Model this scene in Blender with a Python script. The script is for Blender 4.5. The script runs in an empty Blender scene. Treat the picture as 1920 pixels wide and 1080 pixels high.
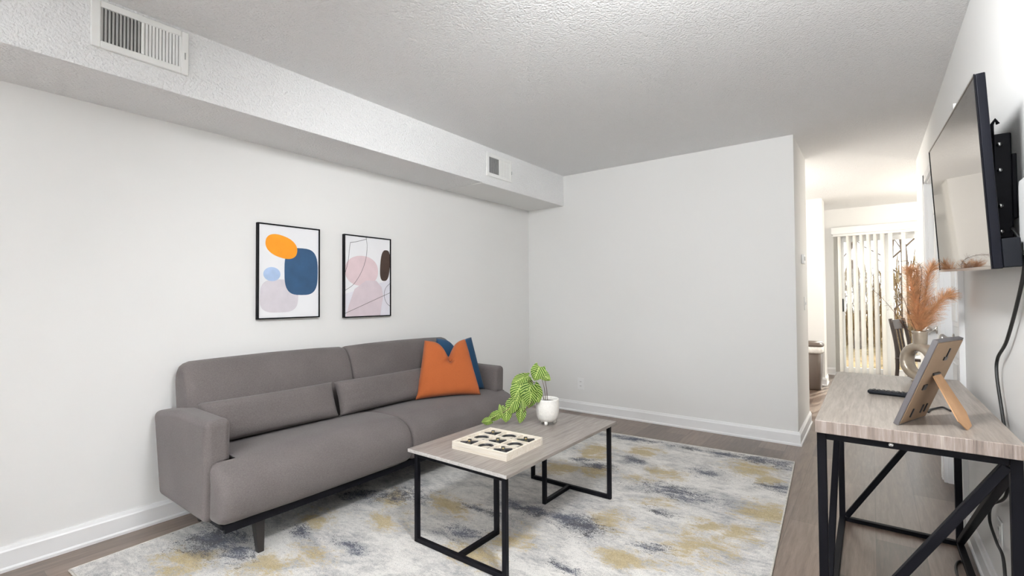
import bpy, bmesh, math, random
from mathutils import Vector, Matrix, noise
R = math.radians
PI = math.pi
random.seed(7)
scene = bpy.context.scene
COL = scene.collection

# ------------------------------------------------------------------ helpers
class MB:
    """collects shapes in one bmesh, then links them as ONE mesh object"""
    def __init__(self):
        self.bm = bmesh.new()
        self.mi = 0
        self.uv = None

    def face(self, vs, smooth=False):
        try:
            f = self.bm.faces.new(vs)
        except ValueError:
            return None
        f.material_index = self.mi
        f.smooth = smooth
        return f

    def box(self, x0, x1, y0, y1, z0, z1):
        v = [self.bm.verts.new((x, y, z)) for z in (z0, z1) for y in (y0, y1) for x in (x0, x1)]
        for q in ((0, 2, 3, 1), (4, 5, 7, 6), (0, 1, 5, 4), (2, 6, 7, 3), (1, 3, 7, 5), (0, 4, 6, 2)):
            self.face([v[i] for i in q])
        return self

    def hexa(self, pts):
        """8 corner points, bottom ring then top ring"""
        v = [self.bm.verts.new(p) for p in pts]
        for q in ((3, 2, 1, 0), (4, 5, 6, 7), (0, 1, 5, 4), (1, 2, 6, 5), (2, 3, 7, 6), (3, 0, 4, 7)):
            self.face([v[i] for i in q])
        return self

    def bar(self, a, b, w, t=None, up=(0, 0, 1)):
        """square bar from a to b"""
        a, b = Vector(a), Vector(b)
        t = t or w
        d = (b - a).normalized()
        u = Vector(up)
        if abs(d.dot(u)) > .95:
            u = Vector((0, 1, 0))
        s = d.cross(u).normalized()
        n = s.cross(d).normalized()
        r = []
        for p in (a, b):
            r += [p + s * w / 2 * i + n * t / 2 * j for i, j in ((-1, -1), (1, -1), (1, 1), (-1, 1))]
        return self.hexa(r)

    def loft(self, rings, smooth=True, caps=True, closed=True):
        vr = [[self.bm.verts.new(p) for p in r] for r in rings]
        for a, b in zip(vr, vr[1:]):
            n = len(a)
            for i in range(n if closed else n - 1):
                j = (i + 1) % n
                self.face([a[i], a[j], b[j], b[i]], smooth)
        if caps and closed:
            self.face(list(reversed(vr[0])), smooth)
            self.face(vr[-1], smooth)
        return self

    def tube(self, path, r, n=10, smooth=True, caps=True):
        path = [Vector(p) for p in path]
        rs = r if isinstance(r, (list, tuple)) else [r] * len(path)
        rings = []
        up = None
        for i, p in enumerate(path):
            d = (path[min(i + 1, len(path) - 1)] - path[max(i - 1, 0)]).normalized()
            if up is None:
                up = Vector((0, 0, 1)) if abs(d.z) < .9 else Vector((1, 0, 0))
            s = d.cross(up).normalized()
            up = s.cross(d).normalized()
            rings.append([p + (s * math.cos(2 * PI * k / n) + up * math.sin(2 * PI * k / n)) * rs[i] for k in range(n)])
        return self.loft(rings, smooth, caps)

    def lathe(self, prof, n=32, c=(0, 0), smooth=True):
        rings = [[(c[0] + r * math.cos(2 * PI * k / n), c[1] + r * math.sin(2 * PI * k / n), z) for k in range(n)] for r, z in prof]
        return self.loft(rings, smooth, True)

    def torus(self, R_, r, c=(0, 0, 0), axis='z', n=40, m=14):
        vs = []
        for i in range(n):
            a = 2 * PI * i / n
            ring = []
            for j in range(m):
                b = 2 * PI * j / m
                q = R_ + r * math.cos(b)
                p = (q * math.cos(a), q * math.sin(a), r * math.sin(b))
                if axis == 'y':
                    p = (p[0], p[2], p[1])
                elif axis == 'x':
                    p = (p[2], p[0], p[1])
                ring.append(self.bm.verts.new((c[0] + p[0], c[1] + p[1], c[2] + p[2])))
            vs.append(ring)
        for i in range(n):
            for j in range(m):
                self.face([vs[i][j], vs[(i + 1) % n][j], vs[(i + 1) % n][(j + 1) % m], vs[i][(j + 1) % m]], True)
        return self

    def poly(self, pts):
        return self.face([self.bm.verts.new(p) for p in pts])

    def xform(self, m):
        bmesh.ops.transform(self.bm, matrix=m, verts=self.bm.verts)
        return self

    def build(self, name, mats, parent=None, bevel=0, seg=2, subsurf=0, normals=True, weld=False):
        if normals:
            bmesh.ops.recalc_face_normals(self.bm, faces=self.bm.faces)
        me = bpy.data.meshes.new(name)
        self.bm.to_mesh(me)
        self.bm.free()
        for m in (mats if isinstance(mats, (list, tuple)) else [mats]):
            me.materials.append(m)
        o = bpy.data.objects.new(name, me)
        COL.objects.link(o)
        if parent is not None:
            o.parent = parent
        if bevel:
            b = o.modifiers.new('bevel', 'BEVEL')
            b.width = bevel
            b.segments = seg
            b.limit_method = 'ANGLE'
            b.angle_limit = R(35)
            b.harden_normals = False
            if seg > 1:
                for p in me.polygons:
                    p.use_smooth = True
                wn = o.modifiers.new('wn', 'WEIGHTED_NORMAL')
                wn.keep_sharp = False
        if subsurf:
            s = o.modifiers.new('sub', 'SUBSURF')
            s.levels = s.render_levels = subsurf
        return o

def tag(o, label, cat, group=None):
    o['label'] = label
    o['category'] = cat
    if group:
        o['group'] = group
    return o

def thing(name, label, cat, loc=(0, 0, 0), rot=(0, 0, 0), group=None):
    o = bpy.data.objects.new(name, None)
    o.empty_display_size = .1
    COL.objects.link(o)
    o.location = loc
    o.rotation_euler = rot
    return tag(o, label, cat, group)

def struct(o):
    o['kind'] = 'structure'
    return o

def sbox(name, m, *a, bevel=0):
    return struct(MB().box(*a).build(name, m, None, bevel, 2))

def smooth_curve(pts, n=8):
    """Catmull-Rom through points"""
    P = [Vector(p) for p in pts]
    P = [P[0] * 2 - P[1]] + P + [P[-1] * 2 - P[-2]]
    out = []
    for i in range(1, len(P) - 2):
        for k in range(n):
            t = k / n
            a, b, c, d = P[i - 1], P[i], P[i + 1], P[i + 2]
            out.append(.5 * ((2 * b) + (c - a) * t + (2 * a - 5 * b + 4 * c - d) * t * t + (3 * b - a - 3 * c + d) * t ** 3))
    out.append(P[-2])
    return out

# ------------------------------------------------------------------ materials
class NT:
    def __init__(self, name):
        self.m = bpy.data.materials.new(name)
        self.m.use_nodes = True
        self.t = self.m.node_tree
        self.b = self.t.nodes['Principled BSDF']
        self._tc = None

    def n(self, typ, **kw):
        x = self.t.nodes.new(typ)
        for k, v in kw.items():
            setattr(x, k, v)
        return x

    def link(self, a, b):
        self.t.links.new(a, b)

    def set(self, node, key, v):
        if hasattr(v, 'is_output') or isinstance(v, bpy.types.NodeSocket):
            self.link(v, node.inputs[key])
        else:
            node.inputs[key].default_value = v

    def obj(self):
        if not self._tc:
            self._tc = self.n('ShaderNodeTexCoord')
        return self._tc.outputs['Object']

    def uv(self):
        if not self._tc:
            self._tc = self.n('ShaderNodeTexCoord')
        return self._tc.outputs['UV']

    def map(self, scale=(1, 1, 1), loc=(0, 0, 0), rot=(0, 0, 0), src=None):
        x = self.n('ShaderNodeMapping')
        self.link(src or self.obj(), x.inputs[0])
        x.inputs['Location'].default_value = loc
        x.inputs['Rotation'].default_value = rot
        x.inputs['Scale'].default_value = scale
        return x.outputs[0]

    def noise(self, scale, detail=4, rough=.5, vec=None, dist=0.0):
        x = self.n('ShaderNodeTexNoise')
        self.link(vec or self.obj(), x.inputs['Vector'])
        x.inputs['Scale'].default_value = scale
        x.inputs['Detail'].default_value = detail
        x.inputs['Roughness'].default_value = rough
        x.inputs['Distortion'].default_value = dist
        return x.outputs['Fac']

    def math(self, op, a, b=None, c=None, clamp=False):
        x = self.n('ShaderNodeMath', operation=op, use_clamp=clamp)
        for i, v in enumerate((a, b, c)):
            if v is not None:
                self.set(x, i, v)
        return x.outputs[0]

    def ramp(self, fac, stops, interp='LINEAR'):
        x = self.n('ShaderNodeValToRGB')
        x.color_ramp.interpolation = interp
        e = x.color_ramp.elements
        while len(e) > 1:
            e.remove(e[-1])
        for i, (p, c) in enumerate(stops):
            el = e[0] if i == 0 else e.new(p)
            el.position = p
            el.color = (*c, 1) if len(c) == 3 else c
        self.link(fac, x.inputs[0])
        return x.outputs[0]

    def mix(self, fac, a, b, mode='MIX'):
        x = self.n('ShaderNodeMix', data_type='RGBA', blend_type=mode)
        self.set(x, 0, fac)
        for k, v in ((6, a), (7, b)):
            if isinstance(v, tuple):
                v = (*v, 1) if len(v) == 3 else v
            self.set(x, k, v)
        return x.outputs[2]

    def bump(self, h, strength=.3, dist=.002, normal=None):
        x = self.n('ShaderNodeBump')
        x.inputs['Strength'].default_value = strength
        x.inputs['Distance'].default_value = dist
        self.link(h, x.inputs['Height'])
        if normal:
            self.link(normal, x.inputs['Normal'])
        return x.outputs[0]

    def done(self, color=None, rough=None, normal=None, metal=None, spec=None, **kw):
        if color is not None:
            if isinstance(color, tuple):
                color = (*color, 1) if len(color) == 3 else color
            self.set(self.b, 'Base Color', color)
        if rough is not None:
            self.set(self.b, 'Roughness', rough)
        if normal is not None:
            self.link(normal, self.b.inputs['Normal'])
        if metal is not None:
            self.set(self.b, 'Metallic', metal)
        if spec is not None:
            self.set(self.b, 'Specular IOR Level', spec)
        for k, v in kw.items():
            self.set(self.b, k, v)
        return self.m

def srgb(r, g, b):
    f = lambda c: (c / 255 / 12.92) if c / 255 <= .04045 else ((c / 255 + .055) / 1.055) ** 2.4
    return (f(r), f(g), f(b))

def plain(name, col, rough=.5, metal=0.0, spec=None, vary=.04, scale=6):
    t = NT(name)
    f = t.noise(scale, 3)
    lo = tuple(c * (1 - vary) for c in col)
    hi = tuple(min(1, c * (1 + vary)) for c in col)
    return t.done(t.ramp(f, [(.3, lo), (.7, hi)]), rough, metal=metal, spec=spec)

def m_wall():
    t = NT('wall_paint')
    h = t.noise(260, 3, .6)
    c = t.ramp(t.noise(1.1, 2), [(.3, (.80, .795, .78)), (.7, (.82, .815, .80))])
    return t.done(c, .6, t.bump(h, .12, .0008), spec=.3)

def m_ceiling():
    t = NT('popcorn_ceiling')
    a = t.noise(120, 4, .62)
    v = t.n('ShaderNodeTexVoronoi', feature='SMOOTH_F1')
    t.link(t.obj(), v.inputs['Vector'])
    v.inputs['Scale'].default_value = 95
    h = t.math('SUBTRACT', t.math('MULTIPLY', a, 1.2), v.outputs['Distance'])
    return t.done((.90, .90, .90), .9, t.bump(h, 1.0, .006), spec=.1)

def m_floor():
    t = NT('vinyl_plank')
    u = t.map((1, 1, 1), rot=(0, 0, R(90)))
    br = t.n('ShaderNodeTexBrick')
    br.offset = .37
    t.link(u, br.inputs['Vector'])
    br.inputs['Color1'].default_value = (0, 0, 0, 1)
    br.inputs['Color2'].default_value = (1, 1, 1, 1)
    br.inputs['Mortar'].default_value = (.5, .5, .5, 1)
    br.inputs['Scale'].default_value = 1
    br.inputs['Mortar Size'].default_value = .0014
    br.inputs['Mortar Smooth'].default_value = .1
    br.inputs['Bias'].default_value = 0
    br.inputs['Brick Width'].default_value = 1.22
    br.inputs['Row Height'].default_value = .18
    g = t.noise(9, 6, .62, t.map((5.5, .45, 1)), .6)
    g2 = t.noise(40, 4, .6, t.map((5, .35, 1)))
    s = t.math('ADD', t.math('MULTIPLY', br.outputs['Color'], .26), t.math('ADD', t.math('MULTIPLY', g, .62), t.math('MULTIPLY', g2, .22)))
    c = t.ramp(s, [(.30, srgb(62, 49, 41)), (.52, srgb(96, 79, 68)), (.75, srgb(130, 111, 98))])
    c = t.mix(t.math('MULTIPLY', br.outputs['Fac'], .55), c, srgb(58, 47, 40))
    h = t.math('SUBTRACT', t.math('MULTIPLY', g2, .25), br.outputs['Fac'])
    return t.done(c, t.math('MULTIPLY_ADD', g, .04, .30), t.bump(h, .12, .0006), spec=1.0)

def m_laminate(name, dark, mid, light, along='y'):
    t = NT(name)
    sc = {'y': (16, .9, 16), 'x': (.9, 16, 16), 'z': (16, 16, .9)}[along]
    g = t.noise(4.2, 7, .66, t.map(sc), .5)
    g2 = t.noise(13, 4, .6, t.map(sc))
    s = t.math('ADD', t.math('MULTIPLY', g, .7), t.math('MULTIPLY', g2, .3))
    c = t.ramp(s, [(.34, dark), (.5, mid), (.66, light)])
    return t.done(c, .36, t.bump(g2, .08, .0004), spec=.5)

def m_fabric(name, col, vary=.16, scale=420, bump=.35):
    t = NT(name)
    w1 = t.noise(scale, 2, .6, t.map((1, .35, 1)))
    w2 = t.noise(scale, 2, .6, t.map((.35, 1, .6)))
    s = t.math('MULTIPLY', t.math('ADD', w1, w2), .5)
    big = t.noise(5, 3)
    c = t.ramp(t.math('ADD', t.math('MULTIPLY', s, .75), t.math('MULTIPLY', big, .25)),
               [(.36, tuple(x * (1 - vary) for x in col)), (.64, tuple(x * (1 + vary) for x in col))])
    return t.done(c, .92, t.bump(s, bump, .0012), spec=.15, **{'Sheen Weight': .12, 'Sheen Roughness': .5})

def m_rug():
    gold = [(0.34, 0.31, 0.14, 0.09), (0.7, 0.48, 0.14, 0.08), (0.77, 0.62, 0.1, 0.07), (0.6, 1.3, 0.09, 0.09), (0.48, 0.86, 0.11, 0.08), (0.81, 1.05, 0.11, 0.08), (1.4, 1.05, 0.11, 0.07), (0.95, 1.37, 0.12, 0.1), (1.77, 1.67, 0.09, 0.12), (2.19, 1.65, 0.13, 0.13), (2.44, 2.17, 0.12, 0.13), (2.3, 2.92, 0.14, 0.13), (1.26, 2.67, 0.1, 0.17), (1.43, 2.33, 0.09, 0.1), (1.68, 2.35, 0.09, 0.08), (1.57, 2.87, 0.1, 0.1), (1.84, 2.52, 0.09, 0.1), (1.94, 2.04, 0.09, 0.07), (1.46, 1.27, 0.1, 0.09), (1.98, 1.38, 0.09, 0.06), (2.22, 1.9, 0.1, 0.08), (1.2, 2.22, 0.09, 0.1), (2.36, 1.92, 0.08, 0.09), (2.41, 2.77, 0.07, 0.1)]
    navy = [(0.25, 0.47, 0.15, 0.10), (0.44, 0.47, 0.10, 0.05), (0.43, 1.19, 0.12, 0.06), (0.85, 0.79, 0.09, 0.03), (1.14, 1.42, 0.12, 0.03), (1.23, 1.17, 0.09, 0.05), (1.36, 1.58, 0.12, 0.05), (1.55, 1.57, 0.12, 0.06), (1.68, 1.54, 0.09, 0.07), (1.74, 1.48, 0.05, 0.05), (1.96, 2.24, 0.18, 0.08), (2.04, 1.52, 0.06, 0.04), (2.06, 2.66, 0.09, 0.06), (2.44, 2.62, 0.12, 0.05), (2.09, 3.12, 0.12, 0.05), (2.33, 3.13, 0.16, 0.06), (2.48, 3.10, 0.07, 0.09), (1.56, 2.63, 0.06, 0.06), (1.4, 2.39, 0.08, 0.05), (1.25, 2.45, 0.06, 0.04), (1.96, 1.92, 0.08, 0.03), (1.79, 3.12, 0.14, 0.04), (1.41, 3.14, 0.20, 0.04), (0.64, 1.34, 0.11, 0.08), (0.52, 0.74, 0.08, 0.03), (1.79, 1.17, 0.06, 0.02)]
    t = NT('abstract_rug')
    wob = t.n('ShaderNodeTexNoise')
    t.link(t.obj(), wob.inputs['Vector'])
    wob.inputs['Scale'].default_value = 9
    wob.inputs['Detail'].default_value = 5
    sub = t.n('ShaderNodeVectorMath', operation='MULTIPLY_ADD')
    t.link(wob.outputs['Color'], sub.inputs[0])
    sub.inputs[1].default_value = (.16, .12, 0)
    add = t.n('ShaderNodeVectorMath', operation='ADD')
    t.link(t.obj(), sub.inputs[2])
    t.link(sub.outputs[0], add.inputs[0])
    add.inputs[1].default_value = (-.08, -.06, 0)
    base = add.outputs[0]

    def field(lst):
        acc = None
        for x, y, a, b in lst:
            mp = t.map((1 / a, 1 / b, 0), (-x / a, -y / b, 0), src=base)
            ln = t.n('ShaderNodeVectorMath', operation='LENGTH')
            t.link(mp, ln.inputs[0])
            v = t.math('SUBTRACT', 1.5, ln.outputs['Value'])
            acc = v if acc is None else t.math('MAXIMUM', acc, v)
        return acc
    streak = t.noise(26, 5, .72, t.map((1, 2.2, 1)))
    spk = t.noise(150, 3, .75, t.map((1, 1.5, 1)))
    gr = t.noise(3.2, 6, .62, t.map((1, 1.6, 1)), 1.0)
    big = t.noise(5, 6, .7, t.map((1, 1.5, 1), (3.1, 1.7, 0)), .8)
    big2 = t.noise(6, 6, .72, t.map((1, 2.0, 1), (8.3, 4.1, 0)), 1.2)
    # base: warm white with grey washes
    c = t.ramp(t.math('ADD', t.math('MULTIPLY', gr, .42), t.math('ADD', t.math('MULTIPLY', streak, .30), t.math('MULTIPLY', spk, .28))),
               [(.36, srgb(138, 138, 141)), (.445, srgb(184, 183, 182)), (.53, srgb(222, 219, 214)), (.68, srgb(238, 236, 232))])
    gf = t.math('ADD', field(gold), t.math('MULTIPLY_ADD', big, 5.0, -2.45))
    gf = t.math('ADD', gf, t.math('MULTIPLY_ADD', streak, 3.6, -1.8))
    gf = t.math('ADD', gf, t.math('MULTIPLY_ADD', spk, 3.0, -1.5))
    gm = t.n('ShaderNodeMapRange', interpolation_type='SMOOTHSTEP')
    t.link(gf, gm.inputs['Value'])
    gm.inputs['From Min'].default_value = .15
    gm.inputs['From Max'].default_value = 1.15
    gcol = t.ramp(spk, [(.3, srgb(150, 132, 92)), (.6, srgb(196, 176, 128)), (.75, srgb(214, 200, 164))])
    c = t.mix(t.math('MULTIPLY', gm.outputs[0], .80), c, gcol)
    nf = t.math('ADD', field(navy), t.math('MULTIPLY_ADD', big2, 4.6, -2.25))
    nf = t.math('ADD', nf, t.math('MULTIPLY_ADD', spk, 7.5, -3.75))
    nf = t.math('ADD', nf, t.math('MULTIPLY_ADD', streak, 3.0, -1.5))
    nm = t.n('ShaderNodeMapRange', interpolation_type='SMOOTHSTEP')
    t.link(nf, nm.inputs['Value'])
    nm.inputs['From Min'].default_value = .25
    nm.inputs['From Max'].default_value = 1.1
    ncol = t.ramp(big, [(.35, srgb(46, 46, 52)), (.55, srgb(62, 70, 92)), (.7, srgb(84, 88, 98))])
    c = t.mix(t.math('MULTIPLY', nm.outputs[0], .88), c, ncol)
    fine = t.noise(260, 2, .7, t.map((1, 1.3, 1)))
    c = t.mix(1.0, c, t.ramp(fine, [(.30, (.72, .72, .73)), (.5, (.94, .94, .94)), (.62, (1, 1, 1))]), 'MULTIPLY')
    sm = t.math('MULTIPLY', t.math('GREATER_THAN', spk, .615), t.math('GREATER_THAN', big2, .47))
    c = t.mix(t.math('MULTIPLY', sm, .6), c, srgb(92, 92, 100))
    h = t.math('ADD', spk, t.math('MULTIPLY', fine, .6))
    return t.done(c, .95, t.bump(h, .5, .003), spec=.1)

M = {}
M['wall'] = m_wall()
M['ceil'] = m_ceiling()
M['floor'] = m_floor()
M['trim'] = plain('white_trim_paint', (.86, .86, .86), .35, spec=.45, vary=.01)
M['vent'] = plain('vent_enamel', (.84, .84, .82), .4, vary=.01)
M['duct'] = plain('duct_dark', (.03, .03, .032), .8)
M['louver'] = plain('louver_grey', (.40, .40, .39), .5)
M['sofa'] = m_fabric('sofa_weave', srgb(98, 92, 91), .2, 330, .5)
M['orange'] = m_fabric('rust_cotton', srgb(164, 88, 48), .10, 500, .25)
M['blue'] = m_fabric('blue_cotton', srgb(38, 68, 96), .12, 500, .25)
M['darkwood'] = plain('espresso_wood', (.012, .010, .010), .35, vary=.2)
M['black'] = plain('black_powder_coat', (.005, .005, .007), .5, vary=.1, spec=.09)
M['blackplastic'] = plain('black_plastic', (.007, .008, .011), .5, vary=.1, spec=.15)
M['gloss'] = plain('piano_black', (.004, .0045, .008), .35, vary=.1, spec=.12)
M['cable'] = plain('cable_rubber', (.010, .010, .010), .5)
M['rug'] = m_rug()
M['rugedge'] = plain('rug_binding', (.60, .57, .52), .9, vary=.15, scale=60)
M['ctop'] = m_laminate('grey_oak_laminate', srgb(108, 100, 94), srgb(138, 130, 124), srgb(160, 152, 146))
M['cedge'] = m_laminate('pale_laminate_edge', srgb(160, 155, 150), srgb(185, 181, 177), srgb(205, 201, 198))
M['dtop'] = m_laminate('taupe_oak_laminate', srgb(122, 112, 103), srgb(146, 137, 128), srgb(166, 158, 150))
M['dedge'] = m_laminate('taupe_edge_grain', srgb(104, 92, 86), srgb(143, 130, 122), srgb(176, 165, 158), 'z')
M['pine'] = m_laminate('whitewashed_pine', srgb(212, 200, 182), srgb(226, 217, 203), srgb(238, 232, 222), 'x')
M['charcoal'] = plain('charcoal_metal', (.022, .022, .025), .35, .4)
M['gold'] = plain('brass_rivet', (.75, .58, .28), .3, 1.0)
M['ceramic'] = plain('speckled_ceramic', (.80, .78, .74), .35, vary=.05, scale=120)
M['soil'] = plain('potting_soil', (.035, .024, .018), .95, vary=.6, scale=140)
M['stem'] = plain('plant_stem', (.10, .055, .035), .6)
M['chrome'] = plain('zinc_screw', (.75, .75, .75), .25, 1.0)
M['nickel'] = plain('brushed_nickel', (.55, .52, .49), .3, 1.0)
M['kraft'] = plain('kraft_board', srgb(190, 150, 112), .75, vary=.06, scale=30)
M['backing'] = plain('frame_backing_board', srgb(150, 126, 102), .75, vary=.06, scale=20)
M['framegrey'] = plain('pewter_frame', srgb(105, 102, 104), .4, .3)
M['plate'] = plain('white_plastic', (.85, .85, .84), .35, vary=.01)
M['slot'] = plain('socket_slot', (.05, .05, .05), .6)
M['vane'] = plain('white_vinyl_vane', (.86, .85, .82), .5, vary=.02)
M['bin'] = plain('taupe_bin_plastic', srgb(96, 84, 76), .45, vary=.05)
M['liner'] = plain('white_bin_liner', (.8, .78, .75), .5, vary=.1, scale=40)
M['chair'] = plain('dark_stained_wood', srgb(52, 42, 38), .4, vary=.2)
M['chairpale'] = plain('pale_chair_wood', srgb(196, 172, 150), .5, vary=.1)
M['bark'] = plain('tree_bark', srgb(110, 92, 78), .9, vary=.4, scale=14)
M['vase'] = None

def m_vase():
    t = NT('glazed_taupe_ceramic')
    c = t.ramp(t.noise(14, 4), [(.35, srgb(156, 141, 122)), (.65, srgb(178, 165, 148))])
    return t.done(c, .16, spec=.7, metal=.45, **{'Coat Weight': .6, 'Coat Roughness': .05})
M['vase'] = m_vase()

def m_screen():
    t = NT('glossy_screen')
    n = t.noise(3, 2)
    c = t.ramp(n, [(.3, (.010, .010, .012)), (.7, (.013, .013, .015))])
    return t.done(c, .03, spec=.9, IOR=1.9)
M['screen'] = m_screen()

def m_leaf():
    t = NT('variegated_leaf')
    sp = t.n('ShaderNodeSeparateXYZ')
    t.link(t.uv(), sp.inputs[0])
    u, v = sp.outputs[0], sp.outputs[1]       # u across (0..1, .5 midrib), v along
    d = t.math('ABSOLUTE', t.math('SUBTRACT', u, .5))
    vein = t.math('FRACT', t.math('MULTIPLY', t.math('SUBTRACT', v, t.math('MULTIPLY', d, .9)), 6.5))
    vein = t.math('ABSOLUTE', t.math('SUBTRACT', vein, .5))
    vm = t.math('LESS_THAN', vein, .19)
    mid = t.math('LESS_THAN', d, .035)
    k = t.math('MAXIMUM', vm, mid)
    g = t.ramp(t.noise(22, 3), [(.35, srgb(40, 72, 18)), (.65, srgb(72, 104, 30))])
    c = t.mix(t.math('MULTIPLY', k, .6), g, srgb(196, 210, 128))
    return t.done(c, .5, spec=.2)
M['leaf'] = m_leaf()

def m_pampas(name, col):
    t = NT(name)
    c = t.ramp(t.noise(40, 2), [(.3, tuple(x * .75 for x in col)), (.7, tuple(x * 1.2 for x in col))])
    return t.done(c, .85, spec=.1)
M['pampas'] = m_pampas('rust_dried_grass', srgb(222, 172, 128))
M['twig'] = m_pampas('dark_dried_twig', srgb(96, 66, 48))

def m_glass():
    t = NT('window_glass')
    out = [n for n in t.t.nodes if n.type == 'OUTPUT_MATERIAL'][0]
    tr = t.n('ShaderNodeBsdfTransparent')
    tr.inputs[0].default_value = (.96, .98, .97, 1)
    gl = t.n('ShaderNodeBsdfGlossy')
    gl.inputs['Roughness'].default_value = .02
    fr = t.n('ShaderNodeFresnel')
    fr.inputs['IOR'].default_value = 1.45
    mx = t.n('ShaderNodeMixShader')
    t.link(fr.outputs[0], mx.inputs[0])
    t.link(tr.outputs[0], mx.inputs[1])
    t.link(gl.outputs[0], mx.inputs[2])
    t.link(mx.outputs[0], out.inputs[0])
    return t.m
M['glass'] = m_glass()

def m_ground():
    t = NT('leaf_litter_ground')
    a = t.noise(3, 6, .7)
    b = t.noise(30, 4, .7)
    s = t.math('ADD', t.math('MULTIPLY', a, .5), t.math('MULTIPLY', b, .5))
    c = t.ramp(s, [(.35, srgb(84, 70, 46)), (.5, srgb(140, 112, 74)), (.62, srgb(176, 148, 106)), (.72, srgb(106, 108, 64))])
    return t.done(c, .95, t.bump(b, .6, .02), spec=.1)
M['ground'] = m_ground()

# ------------------------------------------------------------------ dimensions (metres)
XL, YB, ZC = -3.018, 4.332, 2.44        # left wall, back wall, ceiling
XS, ZS = -2.566, 2.128                  # soffit
XR = -.469                              # right end of the back wall
XW = .365                               # right wall
YN = -3.4                               # wall behind the camera
YE = 5.9                                # end of the right wall
YF = 8.5                                # far wall with the sliding door
HB = .106

# ------------------------------------------------------------------ room shell
sbox('floor', M['floor'], -3.3, 2.9, YN - .15, YF + .15, -.12, 0)
sbox('ceiling', M['ceil'], -3.3, 2.9, YN - .15, YF + .15, ZC, ZC + .15)
sbox('wall_left', M['wall'], XL - .15, XL, YN, YF, 0, ZC)
sbox('wall_back', M['wall'], XL, XR, YB, 5.185, 0, ZC)
sbox('wall_right', M['wall'], XW, XW + .12, YN, 3.26, 0, ZC)
# wall behind the camera with a wide window opening
w = MB()
wx0, wx1, wz0, wz1 = -2.0, .1, .6, 2.15
w.box(XL, wx0, YN - .15, YN, 0, ZC).box(wx1, XW + .12, YN - .15, YN, 0, ZC)
w.box(wx0, wx1, YN - .15, YN, 0, wz0).box(wx0, wx1, YN - .15, YN, wz1, ZC)
struct(w.build('wall_near', M['wall']))
w = MB()
w.box(wx0, wx1, YN - .1, YN - .05, wz0, wz0 + .05).box(wx0, wx1, YN - .1, YN - .05, wz1 - .05, wz1)
w.box(wx0, wx0 + .05, YN - .1, YN - .05, wz0, wz1).box(wx1 - .05, wx1, YN - .1, YN - .05, wz0, wz1)
w.box((wx0 + wx1) / 2 - .03, (wx0 + wx1) / 2 + .03, YN - .1, YN - .05, wz0, wz1)
w1 = struct(w.build('window_1', M['trim']))
MB().box(wx0 + .05, wx1 - .05, YN - .08, YN - .075, wz0 + .05, wz1 - .05).build('pane', M['glass'], w1)

# right wall: two door openings between 3.26 and 4.95
D2 = (3.26, 4.02)
D1 = (4.17, 4.93)
DH = 2.05
w = MB()
w.box(XW, XW + .12, D2[1], D1[0], 0, ZC)
w.box(XW, XW + .12, D1[1], YE, 0, ZC)
w.box(XW, XW + .12, D2[0], D2[1], DH, ZC).box(XW, XW + .12, D1[0], D1[1], DH, ZC)
struct(w.build('wall_right_doors', M['wall']))
sbox('wall_dining_near', M['wall'], XW + .12, 2.75, YE - .12, YE, 0, ZC)
sbox('wall_dining_right', M['wall'], 2.6, 2.75, YE, YF, 0, ZC)
# far wall with sliding door opening
SX0, SX1, SH = -.40, 1.45, 2.06
w = MB()
w.box(XL, SX0, YF, YF + .15, 0, ZC).box(SX1, 2.75, YF, YF + .15, 0, ZC).box(SX0, SX1, YF, YF + .15, SH, ZC)
struct(w.build('wall_far', M['wall']))
# wall spur in front of the kitchen
sbox('wall_spur', M['wall'], -1.5, -.49, 7.40, 7.75, 0, ZC)
# soffit
sbox('wall_soffit', M['ceil'], XL, XS, YN, YB, ZS, ZC)

def baseboard(name, pts, h=HB, t=.015):
    """pts: list of (x, y) along the wall foot; offsets to the left of the direction"""
    m = MB()
    prof = [(0, 0), (t + .007, 0), (t + .007, .012), (t + .002, .018), (t, .019), (t, h * .80), (t - .004, h * .86), (t - .007, h * .95), (t - .009, h), (0, h)]
    P = [Vector((x, y, 0)) for x, y in pts]
    nrm = []
    for i in range(len(P) - 1):
        d = (P[i + 1] - P[i]).normalized()
        nrm.append(Vector((-d.y, d.x, 0)))
    rings = []
    for i, p in enumerate(P):
        if i == 0:
            o = nrm[0]
        elif i == len(P) - 1:
            o = nrm[-1]
        else:
            s = nrm[i - 1] + nrm[i]
            o = s / (1 + nrm[i - 1].dot(nrm[i]))
        rings.append([p + o * a + Vector((0, 0, b)) for a, b in prof])
    m.loft(rings, False)
    return struct(m.build(name, M['trim']))
e = .0005
baseboard('baseboard_left', [(XL + e, YB), (XL + e, YN)])
baseboard('baseboard_back', [(XR + e, 5.185), (XR + e, YB - e), (XL, YB - e)])
baseboard('baseboard_right', [(XW - e, YN), (XW - e, D2[0] - .075)])
baseboard('baseboard_right_end', [(XW - e, D1[1] + .075), (XW - e, YE + e), (2.5, YE + e)])
baseboard('baseboard_spur', [(-.489, 7.75), (-.489, 7.399), (-1.5, 7.399)])
baseboard('baseboard_far', [(SX0 - .02, YF - e), (XL, YF - e)])

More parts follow.
